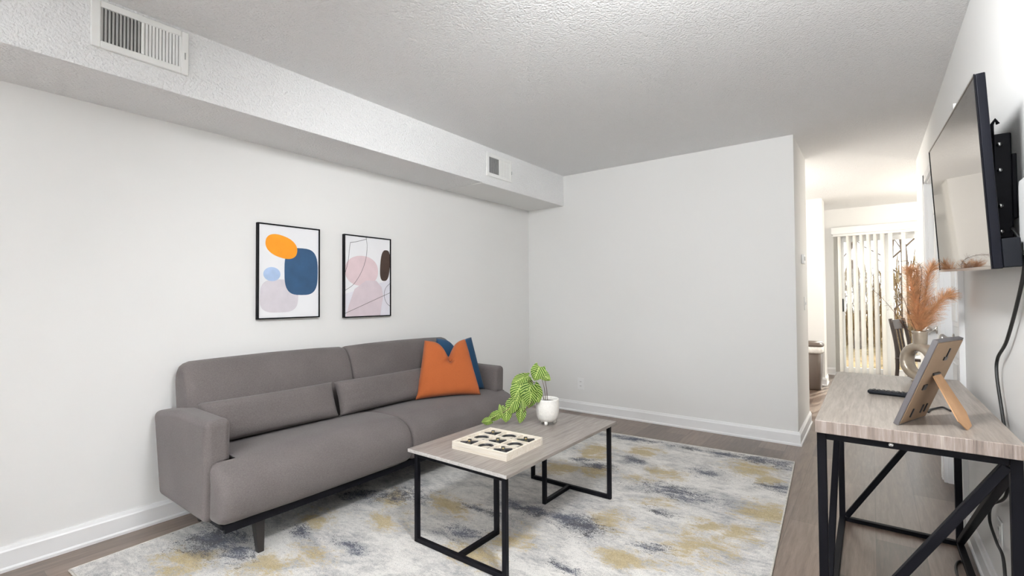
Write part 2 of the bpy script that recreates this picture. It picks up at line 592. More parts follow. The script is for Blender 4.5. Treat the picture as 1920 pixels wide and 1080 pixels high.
# ------------------------------------------------------------------ interior doors in the right wall
def door(name, y0, y1, knob_y):
    d = struct(MB().box(XW + .035, XW + .075, y0 + .018, y1 - .018, .012, DH - .02).build(name, M['trim']))
    f = MB()                                             # casing and jamb
    cw = .062
    for a, b in ((y0 - cw, y0 + .008), (y1 - .008, y1 + cw)):
        f.box(XW - .018, XW + .001, a, b, 0, DH + cw)
        f.box(XW - .022, XW - .0005, a - .002, a + .014, 0, DH + cw + .002) if a < y0 - .03 else f.box(XW - .022, XW - .0005, b - .014, b + .002, 0, DH + cw + .002)
    f.box(XW - .018, XW + .001, y0 - cw, y1 + cw, DH - .008, DH + cw)
    f.box(XW, XW + .12, y0 - .001, y0 + .016, 0, DH).box(XW, XW + .12, y1 - .016, y1 + .001, 0, DH).box(XW, XW + .12, y0, y1, DH - .016, DH + .001)
    f.build('door_casing', M['trim'], d)
    wd = (y1 - y0 - .036)
    for (za, zb) in ((.22, .80), (.98, 1.62), (1.74, 1.93)):
        for k in range(2):
            a = y0 + .018 + wd * (.14 + .40 * k)
            b = a + wd * .32
            p = MB()
            p.box(XW + .026, XW + .036, a, b, za, zb)
            p.box(XW + .020, XW + .030, a + .03, b - .03, za + .03, zb - .03)
            p.build('door_panel', M['trim'], d, .004, 1)
    k = MB()
    k.lathe([(.001, 0), (.030, 0), (.030, .006), (.012, .010), (.010, .030), (.016, .036), (.026, .046), (.028, .056), (.022, .066), (.001, .070)], 20)
    k.xform(Matrix.Translation((XW + .035, knob_y, .90)) @ Matrix.Rotation(R(-90), 4, 'Y'))
    k.build('door_knob', M['nickel'], d)
    for z in (.25, 1.05, 1.82):
        yy = y0 + .012 if knob_y > (y0 + y1) / 2 else y1 - .012
        MB().box(XW + .022, XW + .037, yy - .008, yy + .008, z - .045, z + .045).build('hinge', M['nickel'], d)
    return d
door('door_1', *D1, 4.86)
door('door_2', *D2, 3.94)

# ------------------------------------------------------------------ sliding glass door and blind
fd = MB()
yd = YF + .05
fd.box(SX0, SX1, yd, yd + .09, SH - .05, SH).box(SX0, SX1, yd, yd + .09, 0, .035)
fd.box(SX0, SX0 + .05, yd, yd + .09, 0, SH).box(SX1 - .05, SX1, yd, yd + .09, 0, SH)
d3 = struct(fd.build('door_3', M['trim']))
mid = .14
for i, (a, b, yy) in enumerate(((SX0 + .03, mid + .08, yd - .005), (mid, SX1 - .03, yd + .04))):
    s = MB()
    st = .065
    s.box(a, a + st, yy, yy + .035, .03, SH - .04).box(b - st, b, yy, yy + .035, .03, SH - .04)
    s.box(a + st, b - st, yy, yy + .035, .03, .12).box(a + st, b - st, yy, yy + .035, SH - .11, SH - .04)
    so = s.build('door_sash', M['trim'], d3)
    MB().box(a + st, b - st, yy + .014, yy + .02, .12, SH - .11).build('door_glass', M['glass'], so)
    if i == 0:
        MB().box(a + .018, a + .05, yy - .030, yy, .93, 1.12).build('door_handle', M['blackplastic'], so, .008, 2)

bl = thing('vertical_blind', 'white vertical blind with open vanes hanging over the sliding glass door', 'blind', (.5, YF - .06, 2.06))
MB().box(-.95, 1.0, -.055, .058, .0, .10).build('valance', M['trim'], bl, .006, 2)
MB().box(-.93, .98, -.018, .018, -.03, .0).build('head_rail', M['plate'], bl)
v = MB()
def vane(x, ang, w=.088):
    c, s = math.cos(R(ang)), math.sin(R(ang))
    rings = []
    for z in (-2.0, -.03):
        rings.append([(x + (t * w) * c - (.006 * (1 - 4 * t * t)) * s, (t * w) * s + (.006 * (1 - 4 * t * t)) * c, z) for t in (-.5, -.25, 0, .25, .5)])
    v.loft(rings, True, False, False)
for x in (-.905, -.888, -.871, -.854):
    vane(x, 62)
for k in range(6):
    vane(-.745 + k * .078, 52)
for k in range(9):
    vane(-.27 + k * .14, 58)
v.build('vanes', M['vane'], bl, normals=False)

# ------------------------------------------------------------------ outdoors beyond the sliding door
g = MB()
g.box(-14, 14, YF + .16, 40, -.35, -.18)
struct(g.build('ground', M['ground']))
def tree(x, y, h, r, seed, label):
    rnd = random.Random(seed)
    m = MB()
    pts = [(x, y, -.2)]
    for k in range(1, 6):
        pts.append((x + rnd.uniform(-.1, .1) * k * .5, y + rnd.uniform(-.1, .1), -.2 + h * k / 5))
    cv = smooth_curve(pts, 4)
    m.tube(cv, [r * (1.15 - .9 * i / len(cv)) for i in range(len(cv))], 8)
    for k in range(16):
        i = rnd.randrange(4, len(cv) - 1)
        a = rnd.uniform(0, 2 * PI)
        l = rnd.uniform(.6, 1.6)
        p = cv[i]
        q = p + Vector((math.cos(a), math.sin(a), .7)) * l * .5
        e2 = q + Vector((math.cos(a + .4), math.sin(a + .4), 1.0)) * l * .5
        m.tube([p, q, e2], [r * .32, r * .2, r * .06], 5)
    return tag(m.build('bare_tree', M['bark']), label, 'tree')
tree(-.75, 13.5, 5.5, .075, 1, 'slim bare tree seen through the leftmost gap of the blind')
tree(-.28, 15.0, 6.0, .09, 2, 'bare tree outdoors behind the middle vanes of the blind')
tree(.35, 12.2, 5.2, .055, 3, 'bare tree outdoors behind the right vanes near the door stile')
tree(.75, 16.5, 6.2, .09, 4, 'bare tree outdoors behind the fixed right door panel')
tree(-1.9, 21.5, 6.5, .18, 5, 'distant bare tree outdoors farthest to the left')
b = MB()
rnd = random.Random(11)
for k in range(7000):
    x = rnd.uniform(-4.5, 4)
    y = rnd.uniform(15.5, 18.5)
    h = rnd.uniform(.15, .7)
    z = -.2 + rnd.random() ** 1.5 * 1.9
    w_ = rnd.uniform(.006, .022)
    lx, ly = rnd.uniform(-.25, .25) * h, rnd.uniform(-.25, .25) * h
    a = rnd.uniform(0, PI)
    d = Vector((math.cos(a), math.sin(a), 0)) * w_
    p = Vector((x, y, z))
    q = p + Vector((lx, ly, h))
    b.poly([p - d, p + d, q + d * .6, q - d * .6])
ug = b.build('undergrowth', M['ground'], normals=False)
ug['kind'] = 'stuff'
tag(ug, 'dry brown undergrowth along the far edge of the yard outside', 'undergrowth')

# ------------------------------------------------------------------ air vents on the soffit
def vent(label, y0, y1, z0, z1, holes):
    t = thing('air_vent', label, 'vent', (XS, (y0 + y1) / 2, (z0 + z1) / 2))
    W, Hh = (y1 - y0) / 2, (z1 - z0) / 2
    hy0, hy1, hm, hz0, hz1, n1, n2 = holes
    f = MB()
    f.box(.0005, .014, -W, hy0, -Hh, Hh).box(.0005, .014, hy1, W, -Hh, Hh)
    f.box(.0005, .014, hy0, hy1, -Hh, hz0).box(.0005, .014, hy0, hy1, hz1, Hh)
    f.box(.0005, .014, hm - .006, hm + .006, hz0, hz1)
    f.build('frame', M['vent'], t, .003, 1)
    MB().box(.0003, .0012, hy0, hy1, hz0, hz1).build('duct_opening', M['duct'], t)
    for a, b, n, ang, mt in ((hy0, hm - .006, n1, -32, M['louver']), (hm + .006, hy1, n2, 14, M['vent'])):
        l = MB()
        st = (b - a) / n
        for k in range(n):
            yc = a + st * (k + .5)
            w = st * (.27 if ang < 0 else .33)
            dx = .0105
            s = math.tan(R(ang)) * dx * .5
            l.hexa([(.0015, yc - w - s, hz0), (.0115, yc - w + s, hz0), (.0115, yc + w + s, hz0), (.0015, yc + w - s, hz0),
                    (.0015, yc - w - s, hz1), (.0115, yc - w + s, hz1), (.0115, yc + w + s, hz1), (.0015, yc + w - s, hz1)])
        l.build('louvers', mt, t)
    MB().box(.010, .020, hy1 + .012, hy1 + .016, -.03, .0).build('damper_lever', M['louver'], t)
vent('large white two-section air vent on the soffit above the sofa arm', .520, .874, 2.222, 2.424, (-.145, .147, .0, -.070, .072, 11, 11))
vent('small white air vent on the soffit near the back corner', 3.062, 3.414, 2.195, 2.393, (-.145, .150, .0, -.068, .066, 9, 11))

# seam strip on the soffit underside
struct(MB().box(XL + .01, XS - .004, 3.02, YB - .001, ZS - .004, ZS).build('trim_1', M['wall']))

# ------------------------------------------------------------------ pictures on the left wall
def rrect(cy, cz, a, b, p=2.6, n=44, rot=0, skew=0):
    out = []
    for k in range(n):
        t = 2 * PI * k / n
        c, s = math.cos(t), math.sin(t)
        y = a * math.copysign(abs(c) ** (2 / p), c)
        z = b * math.copysign(abs(s) ** (2 / p), s)
        y += skew * z
        out.append((cy + y * math.cos(rot) - z * math.sin(rot), cz + y * math.sin(rot) + z * math.cos(rot)))
    return out

def clip(poly, y0, y1, z0, z1):
    def half(P, f):
        out = []
        for i in range(len(P)):
            a, b = P[i], P[(i + 1) % len(P)]
            fa, fb = f(a), f(b)
            if fa >= 0:
                out.append(a)
            if fa * fb < 0:
                t = fa / (fa - fb)
                out.append((a[0] + (b[0] - a[0]) * t, a[1] + (b[1] - a[1]) * t))
        return out
    for f in (lambda p: p[0] - y0, lambda p: y1 - p[0], lambda p: p[1] - z0, lambda p: z1 - p[1]):
        poly = half(poly, f)
        if len(poly) < 3:
            return None
    return poly

def picture(label, y0, y1, z0, z1, shapes, lines=()):
    t = thing('framed_print', label, 'picture', (XL, (y0 + y1) / 2, (z0 + z1) / 2))
    W, Hh = (y1 - y0) / 2, (z1 - z0) / 2
    f = MB()
    fr = .008
    f.box(.001, .028, -W, -W + fr, -Hh, Hh).box(.001, .028, W - fr, W, -Hh, Hh)
    f.box(.001, .028, -W + fr, W - fr, -Hh, -Hh + fr).box(.001, .028, -W + fr, W - fr, Hh - fr, Hh)
    f.build('frame', M['black'], t)
    mats = [M['paper']]
    p = MB()
    p.box(.004, .022, -W + fr, W - fr, -Hh + fr, Hh - fr)
    # shapes given in fractions of the print: u 0..1 left to right, v 0..1 top to bottom
    U = lambda u: -W + fr + u * 2 * (W - fr)
    V = lambda q: Hh - fr - q * 2 * (Hh - fr)
    lv = .0222
    for col, pts in shapes:
        mats.append(col)
        p.mi = len(mats) - 1
        q = clip([(U(a), V(b)) for a, b in pts], -W + fr, W - fr, -Hh + fr, Hh - fr)
        if q:
            p.poly([(lv, a, b) for a, b in q])
        lv += .0003
    if lines:
        mats.append(M['ink'])
        p.mi = len(mats) - 1
        for ln in lines:
            c = smooth_curve([(U(a), V(b), 0) for a, b in ln], 6) if len(ln) > 2 else [Vector((U(a), V(b), 0)) for a, b in ln]
            for a, b in zip(c, c[1:]):
                d = (b - a).normalized() * .0014
                n_ = Vector((-d.y, d.x, 0))
                q = clip([tuple((x)[:2]) for x in (a - n_ - d, b - n_ + d, b + n_ + d, a + n_ - d)], -W + fr, W - fr, -Hh + fr, Hh - fr)
                if q:
                    p.poly([(lv, y, z) for y, z in q])
    o = p.build('art_print', mats, t, normals=False)
    return t
def ink(name, c, v=.08):
    return plain(name, c, .75, vary=v, scale=14)
M['paper'] = plain('print_paper', (.84, .84, .86), .75, vary=.02)
M['ink'] = plain('black_ink', (.05, .045, .05), .7)
yel = ink('ochre_ink', srgb(238, 152, 30), .05)
navy_ = ink('navy_ink', srgb(44, 78, 112), .12)
sky_ = ink('pale_blue_ink', srgb(172, 194, 226), .1)
mau = ink('pale_mauve_ink', srgb(212, 206, 212), .05)
ros = ink('rose_ink', srgb(224, 202, 206), .04)
ros2 = ink('mauve_rose_ink', srgb(216, 202, 208), .04)
brn = ink('umber_ink', srgb(66, 50, 42), .15)
lil = ink('lilac_white_ink', srgb(226, 224, 232), .03)
picture('framed abstract print with orange and navy blobs, left of the pair over the sofa', 1.400, 1.812, 1.043, 1.640, [
    (mau, rrect(.33, .765, .31, .18, 3.4, skew=-.06)),
    (sky_, rrect(.205, .53, .135, .076, 2)),
    (navy_, rrect(.695, .49, .29, .265, 3.2)),
    (yel, rrect(.36, .225, .262, .122, 2.3, rot=.17)),
])
picture('framed abstract print with pink blobs and thin black lines, right of the pair', 2.000, 2.414, 1.031, 1.630, [
    (lil, [(0, .72), (.35, .66), (.9, .55), (1, .52), (1, 1), (0, 1)]),
    (ros, rrect(.36, .43, .36, .19, 2.2)),
    (ros2, [(.0, 1.05), (.08, .86), (.2, .66), (.45, .55), (.68, .55), (.8, .63), (.84, .75), (.8, .88), (.76, 1.05)]),
    (brn, rrect(.885, .345, .115, .205, 2.8, skew=-.12)),
], [
    [(.0, .47), (.06, .33), (.10, .13), (.11, .085)], [(.11, .085), (.22, .07), (.42, .03), (.46, .02)],
    [(.45, .0), (.47, .12), (.44, .28), (.34, .45), (.18, .60), (.0, .68)],
    [(-.02, .965), (1.02, .70)], [(1.02, .57), (.90, .64), (.86, .74), (.92, .84), (1.02, .89)],
])

# ------------------------------------------------------------------ wall plates
def wall_plate(name, label, cat, loc, rotz, kind):
    t = thing(name, label, cat, loc, (0, 0, rotz))
    # local: x across, -y towards the room
    MB().box(-.036, .036, -.006, -.0005, -.058, .058).build('plate', M['plate'], t, .003, 2)
    if kind == 'outlet':
        for z in (-.022, .022):
            s = MB().box(-.016, .016, -.0075, -.006, z - .015, z + .015).build('receptacle', M['plate'], t, .003, 1)
            q = MB()
            q.box(-.008, -.005, -.0079, -.0074, z - .004, z + .006).box(.005, .008, -.0079, -.0074, z - .004, z + .006)
            q.build('slots', M['slot'], s)
    else:
        MB().box(-.005, .005, -.016, -.006, -.012, .012).build('toggle', M['plate'], t, .002, 1)
    return t
wall_plate('wall_outlet', 'white wall outlet low on the back wall behind the potted plant', 'outlet', (-2.38, YB, .285), 0, 'outlet')
wall_plate('wall_outlet', 'white wall outlet low on the right wall under the console table', 'outlet', (XW, 2.47, .29), R(90) * -1, 'outlet')
wall_plate('light_switch', 'white light switch on the end face of the back wall', 'switch', (XR, 4.93, 1.10), R(90), 'switch')
th = thing('thermostat', 'small white thermostat high on the end face of the back wall', 'thermostat', (XR, 4.78, 1.48), (0, 0, R(90)))
MB().box(-.05, .05, -.022, -.0005, -.04, .04).build('housing', M['plate'], th, .006, 2)
MB().box(-.03, .03, -.0235, -.0218, -.012, .022).build('display', M['louver'], th)
wp = thing('wall_keypad', 'white rectangular wall panel beside the television at the right edge', 'wall panel', (XW, 1.885, 1.385), (0, 0, R(-90)))
MB().box(-.09, .09, -.02, -.0005, -.11, .11).build('housing', M['plate'], wp, .008, 3)
MB().box(-.075, .075, -.022, -.0195, -.095, .095).build('cover', M['plate'], wp, .004, 2)

# ------------------------------------------------------------------ rug
rw, rl = 2.522, 3.214
rug = thing('area_rug', 'abstract area rug in cream, gold and navy under sofa and coffee table', 'rug', (-2.779, .516, 0), (0, 0, R(3.3)))
m = MB()
nx, ny = 40, 50
def rz(x, y):
    return .009 + .0012 * noise.noise(Vector((x * 3, y * 3, 0)))
grid = [[m.bm.verts.new((rw * i / nx, rl * j / ny, rz(rw * i / nx, rl * j / ny))) for i in range(nx + 1)] for j in range(ny + 1)]
for j in range(ny):
    for i in range(nx):
        m.face([grid[j][i], grid[j][i + 1], grid[j + 1][i + 1], grid[j + 1][i]], True)
m.build('pile', M['rug'], rug)
m = MB()
for a, b in (((0, 0), (rw, 0)), ((rw, 0), (rw, rl)), ((rw, rl), (0, rl)), ((0, rl), (0, 0))):
    n_ = 24
    m.tube([(a[0] + (b[0] - a[0]) * k / n_, a[1] + (b[1] - a[1]) * k / n_, .0058) for k in range(n_ + 1)], .0052, 6)
m.build('binding', M['rugedge'], rug)
RUGZ = .0095

# ------------------------------------------------------------------ sofa
sf = thing('sofa', 'grey upholstered two-seat sofa with black tapered legs along the left wall', 'sofa', (-2.6, 1.94, 0))
def S(p):                                # world to sofa local
    return (p[0] + 2.6, p[1] - 1.94, p[2])
Y0, Y1, YM = .885, 2.995, 1.94
AW = .105                                # arm width
prof = [(-2.90, .20), (-2.60, .192), (-2.40, .19), (-2.27, .19), (-2.225, .203), (-2.200, .235), (-2.190, .285), (-2.194, .335), (-2.212, .380),
        (-2.250, .416), (-2.310, .440), (-2.38, .449), (-2.50, .447), (-2.62, .437), (-2.75, .42), (-2.90, .40)]
def densify(P, n=3):
    c = smooth_curve([(x, 0, z) for x, z in P], n)
    return [(p.x, p.z) for p in c]
prof = densify(prof, 3)
cx, cz = -2.36, .31
def seat_half(y_in, y_out):
    """y_in at the middle seam, y_out at the sofa's end"""
    sg = 1 if y_out > y_in else -1
    arm_in = y_out - sg * (AW + .004)
    secs = []
    for d, shrink in ((0, .035), (.004, .018), (.012, .006), (.03, 0), (.10, -.004)):
        secs.append((y_in + sg * d, shrink, None))
    for k in range(1, 5):
        secs.append((y_in + sg * (.10 + (abs(arm_in - y_in) - .12) * k / 4), -.004 if k < 4 else 0, None))
    secs.append((arm_in, 0, None))
    secs.append((arm_in + sg * .002, .0, -2.33))
    for d, shrink in ((.06, .0), (.03, .002), (.012, .010), (.004, .022), (0, .040)):
        secs.append((y_out - sg * d, shrink, -2.33))
    rings = []
    for y, s, clampx in secs:
        r = []
        for x, z in prof:
            cxx = cx
            if clampx is not None:
                x = max(x, clampx)
                cxx = -2.28
            dx, dz = x - cxx, z - cz
            L = math.hypot(dx, dz)
            k = max(0, (L - s)) / L if L > 1e-6 else 1
            zz = cz + dz * k
            if clampx is not None and s > 0:
                zz = max(zz, .19 + s * .3)
            r.append(S((cxx + dx * k, y, zz)))
        rings.append(r)
    m = MB()
    m.loft(rings, True)
    return m.build('seat_cushion', M['sofa'], sf)
seat_half(YM, Y0)
seat_half(YM, Y1)

bprof = [(-2.70, .36), (-2.745, .50), (-2.775, .62), (-2.805, .72), (-2.835, .785), (-2.872, .825), (-2.92, .838), (-2.965, .825), (-2.99, .78), (-2.995, .70), (-2.985, .50), (-2.95, .30), (-2.85, .28)]
bprof = densify(bprof + [bprof[0]], 3)[:-1]
bcx, bcz = -2.88, .58
def back_half(y_in, y_out):
    sg = 1 if y_out > y_in else -1
    secs = [(0, .035), (.004, .018), (.012, .006), (.03, 0), (.2, -.006), (.5, -.008)]
    L0 = abs(y_out - y_in)
    secs += [(L0 - .2, -.004), (L0 - .05, 0), (L0 - .025, .008), (L0 - .010, .020), (L0 - .002, .036), (L0, .050)]
    rings = []
    for d, s in secs:
        r = []
        for x, z in bprof:
            dx, dz = x - bcx, z - bcz
            L = math.hypot(dx, dz)
            k = (L - s) / L
            r.append(S((bcx + dx * k, y_in + sg * d, bcz + dz * k)))
        rings.append(r)
    m = MB()
    m.loft(rings, True)
    return m.build('backrest', M['sofa'], sf)
back_half(YM, .965)
back_half(YM, 2.925)

def arm(y0, y1):
    m = MB()
    out = [(-2.905, .178), (-2.345, .178), (-2.335, .628), (-2.70, .632), (-2.995, .590)]
    rings = [[S((x, y, z)) for x, z in out] for y in (y0, y1)]
    m.loft(rings, False)
    return m.build('armrest', M['sofa'], sf, .03, 5)
arm(Y0 - .012, Y0 + AW - .008)
arm(Y1 - AW + .008, Y1 + .012)

m = MB()
for x in (-2.83, -2.30):
    m.box(x - .022 + 2.6, x + .022 + 2.6, Y0 + .10 - 1.94, Y1 - .10 - 1.94, .150, .192)
for y in (Y0 + .12, YM, Y1 - .12):
    m.box(-.23, .30, y - 1.94 - .02, y - 1.94 + .02, .150, .190)
m.box(-.28, .36, Y0 + .02 - 1.94, Y1 - .02 - 1.94, .176, .194)
m.build('base_rail', M['black'], sf)
m = MB()
m.box(.345, .362, Y0 + .03 - 1.94, Y1 - .03 - 1.94, .158, .194)
m.build('front_rail', M['black'], sf)
for x, y, z0 in ((-2.285, 1.075, RUGZ), (-2.285, 2.81, RUGZ), (-2.845, 1.05, .0), (-2.845, 2.83, .0)):
    m = MB()
    lean = .02 if x > -2.5 else -.01
    t, b = .023, .014
    rings = []
    for z, r, ox in ((z0, b, lean), (.16, t, 0)):
        rings.append([(x + 2.6 + ox + a * r, y - 1.94 + c * r, z) for a, c in ((-1, -1), (1, -1), (1, 1), (-1, 1))])
    m.loft(rings, False)
    m.build('leg', M['darkwood'], sf, .003, 2)

# ------------------------------------------------------------------ cushions
def cushion(name, label, mat, w, h, t, loc, rot, group=None, chop=0.0, n=34, p=.42, pinch=.05, seed=1, wr=.004):
    m = MB()
    sheets = []
    for sgn in (1, -1):
        rows = []
        for j in range(n + 1):
            row = []
            for i in range(n + 1):
                u = -1 + 2 * i / n
                v = -1 + 2 * j / n
                x = w / 2 * u * (1 - pinch * (1 - v * v) * abs(u) ** 2)
                z = h / 2 * v * (1 - pinch * (1 - u * u) * abs(v) ** 2)
                th = t / 2 * max(0, (1 - u ** 4) * (1 - v ** 4)) ** p
                if chop:
                    sv = max(0, min(1, (v + .15) / 1.15))
                    sv = sv * sv * (3 - 2 * sv)
                    du = u - .10
                    fall = math.exp(-(abs(du) / .30) ** 1.4)
                    z -= chop * fall * sv
                    x *= 1 - .36 * ((v + 1) / 2) ** 1.3
                    th *= 1 - .45 * math.exp(-(du / .15) ** 2) * sv
                nz = noise.noise(Vector((x * 9 + seed, z * 9, sgn * 3.0))) * wr * (1 - u ** 6) * (1 - v ** 6)
                if chop:
                    # creases fanning down from the dent
                    for ca_, ln_ in ((-.55, .9), (.10, .7), (.6, .85)):
                        ax_, az_ = u - .10, .62 - v
                        dd = abs(ax_ * math.cos(ca_) - az_ * math.sin(ca_))
                        al = ax_ * math.sin(ca_) + az_ * math.cos(ca_)
                        if al > 0:
                            nz -= .011 * math.exp(-(dd / .055) ** 2) * math.exp(-(al / (.45 * ln_)) ** 2)
                # puckers running in from the corners and sides
                nz += math.sin(u * 17 + seed) * .0022 * (abs(v) ** 3) * (1 - v ** 8) + math.sin(v * 15 + seed * 2) * .002 * (abs(u) ** 3) * (1 - u ** 8)
                y = -sgn * (th + nz) if 0 < i < n and 0 < j < n else 0
                row.append((x, y, z + h / 2))
            rows.append(row)
        sheets.append(rows)
    vs = [[[None] * (n + 1) for _ in range(n + 1)] for _ in range(2)]
    for k in range(2):
        for j in range(n + 1):
            for i in range(n + 1):
                edge = i in (0, n) or j in (0, n)
                vs[k][j][i] = vs[0][j][i] if (k == 1 and edge) else m.bm.verts.new(sheets[k][j][i])
        for j in range(n):
            for i in range(n):
                q = [vs[k][j][i], vs[k][j][i + 1], vs[k][j + 1][i + 1], vs[k][j + 1][i]]
                m.face(q if k == 0 else q[::-1], True)
    o = m.build(name, mat)
    o.location = loc
    o.rotation_euler = rot
    return tag(o, label, 'cushion' if 'bolster' not in name else 'bolster', group)
# local -y is the front; rot z +90 turns the front to +x
cushion('bolster_cushion', 'long grey bolster cushion beside the near armrest of the sofa', M['sofa'], .745, .215, .135, (-2.625, 1.345, .446), (R(-20), 0, R(90)), pinch=.03, seed=2)
cushion('bolster_cushion', 'long grey bolster cushion partly hidden by the orange pillow', M['sofa'], .76, .215, .135, (-2.620, 2.105, .446), (R(-20), 0, R(90)), pinch=.03, seed=5)
cushion('throw_pillow', 'orange square throw pillow with a dented top on the sofa', M['orange'], .48, .425, .15, (-2.455, 2.502, .449), (R(-17), 0, R(57)), chop=.12, seed=3, pinch=.06, n=60)
cushion('throw_pillow', 'dark blue throw pillow tucked behind the orange one', M['blue'], .44, .42, .13, (-2.575, 2.715, .447), (R(-16), 0, R(55)), chop=.09, seed=8, pinch=.05)

# ------------------------------------------------------------------ coffee table
ct = thing('coffee_table', 'low coffee table with grey wood top and black metal legs on the rug', 'coffee table', (-1.484, 2.055, RUGZ))
zt = .45 - RUGZ
ctt = MB().box(-.298, .298, -.52, .52, zt - .016, zt).build('tabletop', [M['ctop'], M['cedge']], ct, .002, 2)
for p in ctt.data.polygons:
    if abs(p.normal.y) > .5:
        p.material_index = 1
q = .022
for sg in (-1, 1):
    y = sg * .488
    yi = sg * .215
    for x in (-.265, .265):
        MB().box(x - q / 2, x + q / 2, y - q / 2, y + q / 2, 0, zt - .016).build('leg', M['black'], ct, .002, 1)
    MB().box(-q / 2, q / 2, yi - q / 2, yi + q / 2, 0, zt - .016).build('leg', M['black'], ct, .002, 1)
    MB().box(-.254, .254, y - q / 2, y + q / 2, 0, q).build('foot_bar', M['black'], ct, .002, 1)
    a, b = sorted((y - sg * q / 2, yi + sg * q / 2))
    MB().box(-q / 2, q / 2, a, b, 0, q).build('foot_bar', M['black'], ct, .002, 1)
    MB().box(-.254, .254, y - q / 2, y + q / 2, zt - .016 - q, zt - .016).build('top_bar', M['black'], ct, .002, 1)
    MB().box(-q / 2, q / 2, a, b, zt - .016 - q, zt - .016).build('top_bar', M['black'], ct, .002, 1)

# ------------------------------------------------------------------ noughts and crosses tray
tx0, tx1, ty0, ty1, tz = -1.612, -1.288, 1.662, 1.957, .45
tr = thing('game_tray', 'pale wooden nine-square game tray on the coffee table', 'tray', ((tx0 + tx1) / 2, (ty0 + ty1) / 2, tz), (0, 0, R(1)))
W, L = (tx1 - tx0) / 2, (ty1 - ty0) / 2
MB().box(-W, W, -L, L, .0, .017).build('base', M['pine'], tr)
for a in ((-W, W, -L, -L + .010), (-W, W, L - .010, L), (-W, -W + .010, -L + .010, L - .010), (W - .010, W, -L + .010, L - .010)):
    MB().box(*a, .017, .036).build('side', M['pine'], tr, .001, 1)
for k in (-1, 1):
    x = k * (W - .010) / 3
    MB().box(x - .004, x + .004, -L + .010, L - .010, .017, .034).build('divider', M['pine'], tr)
    y = k * (L - .010) / 3
    MB().box(-W + .010, W - .010, y - .004, y + .004, .017, .0335).build('divider', M['pine'], tr)
cw_, cl_ = 2 * (W - .010) / 3, 2 * (L - .010) / 3
rows_ = {-1: 'front', 0: 'middle', 1: 'back'}
cols_ = {-1: 'left', 0: 'middle', 1: 'right'}
ring0 = cross0 = None
ca, sa = math.cos(R(1)), math.sin(R(1))
for j in (-1, 0, 1):
    for i in (-1, 0, 1):
        lx, ly = i * cw_, j * cl_
        px, py = (tx0 + tx1) / 2 + lx * ca - ly * sa, (ty0 + ty1) / 2 + lx * sa + ly * ca
        if (i + j) % 2:
            name = 'nought_piece'
            lab = 'black ring game piece in the %s row, %s square of the tray' % (rows_[j], cols_[i])
            if ring0 is None:
                mm = MB()
                mm.torus(.034, .0052, (0, 0, .0052), 'z', 36, 10)
                o = ring0 = mm.build(name, M['charcoal'])
            else:
                o = ring0.copy()
                COL.objects.link(o)
            o.location = (px, py, tz + .0172)
            o.rotation_euler = (0, 0, 0)
            tag(o, lab, 'game piece', 'round pieces in the game tray')
        else:
            name = 'cross_piece'
            lab = 'black cross game piece in the %s row, %s square of the tray' % (rows_[j], cols_[i])
            if cross0 is None:
                mm = MB()
                mm.bar((-.043, 0, .007), (.043, 0, .007), .018, .014)
                mm.bar((0, -.043, .0068), (0, .043, .0068), .018, .0136)
                o = cross0 = mm.build(name, M['charcoal'], None, .002, 2)
                MB().lathe([(.0005, .0135), (.006, .0135), (.005, .018), (.0005, .019)], 12).build('rivet', M['gold'], o)
            else:
                o = cross0.copy()
                COL.objects.link(o)
                for ch in cross0.children:
                    c2 = ch.copy()
                    c2.parent = o
                    COL.objects.link(c2)
            o.location = (px, py, tz + .0172)
            o.rotation_euler = (0, 0, R(38))
            tag(o, lab, 'game piece', 'cross pieces in the game tray')

# ------------------------------------------------------------------ potted plant
pp = thing('potted_plant', 'trailing variegated plant in a white footed ceramic pot', 'potted plant', (-1.48, 2.30, .45))
m = MB()
m.lathe([(.001, .018), (.040, .018), (.052, .026), (.061, .045), (.066, .080), (.0665, .112), (.064, .138), (.0645, .142), (.062, .1445), (.058, .142), (.0565, .132), (.056, .122), (.001, .120)], 48)
pot = m.build('pot', M['ceramic'], pp)
m = MB()
for k in range(13):                                       # carved vertical strokes on the front
    a = R(-62 + (k - 6) * 6.5)
    d = Vector((math.cos(a), math.sin(a), 0))
    m.bar(d * .0645 + Vector((0, 0, .062)), d * .0665 + Vector((0, 0, .100)), .0026, .003, up=d)
m.build('ribs', M['ceramic'], pot)
MB().lathe([(.001, .126), (.03, .127), (.0562, .125)], 24).build('soil', M['soil'], pp)
for k in range(3):
    a = R(-70 + 120 * k)
    f = MB()
    f.lathe([(.001, 0), (.007, .001), (.0095, .008), (.010, .022), (.001, .024)], 14, (.040 * math.cos(a), .040 * math.sin(a)))
    f.build('foot', M['ceramic'], pp)
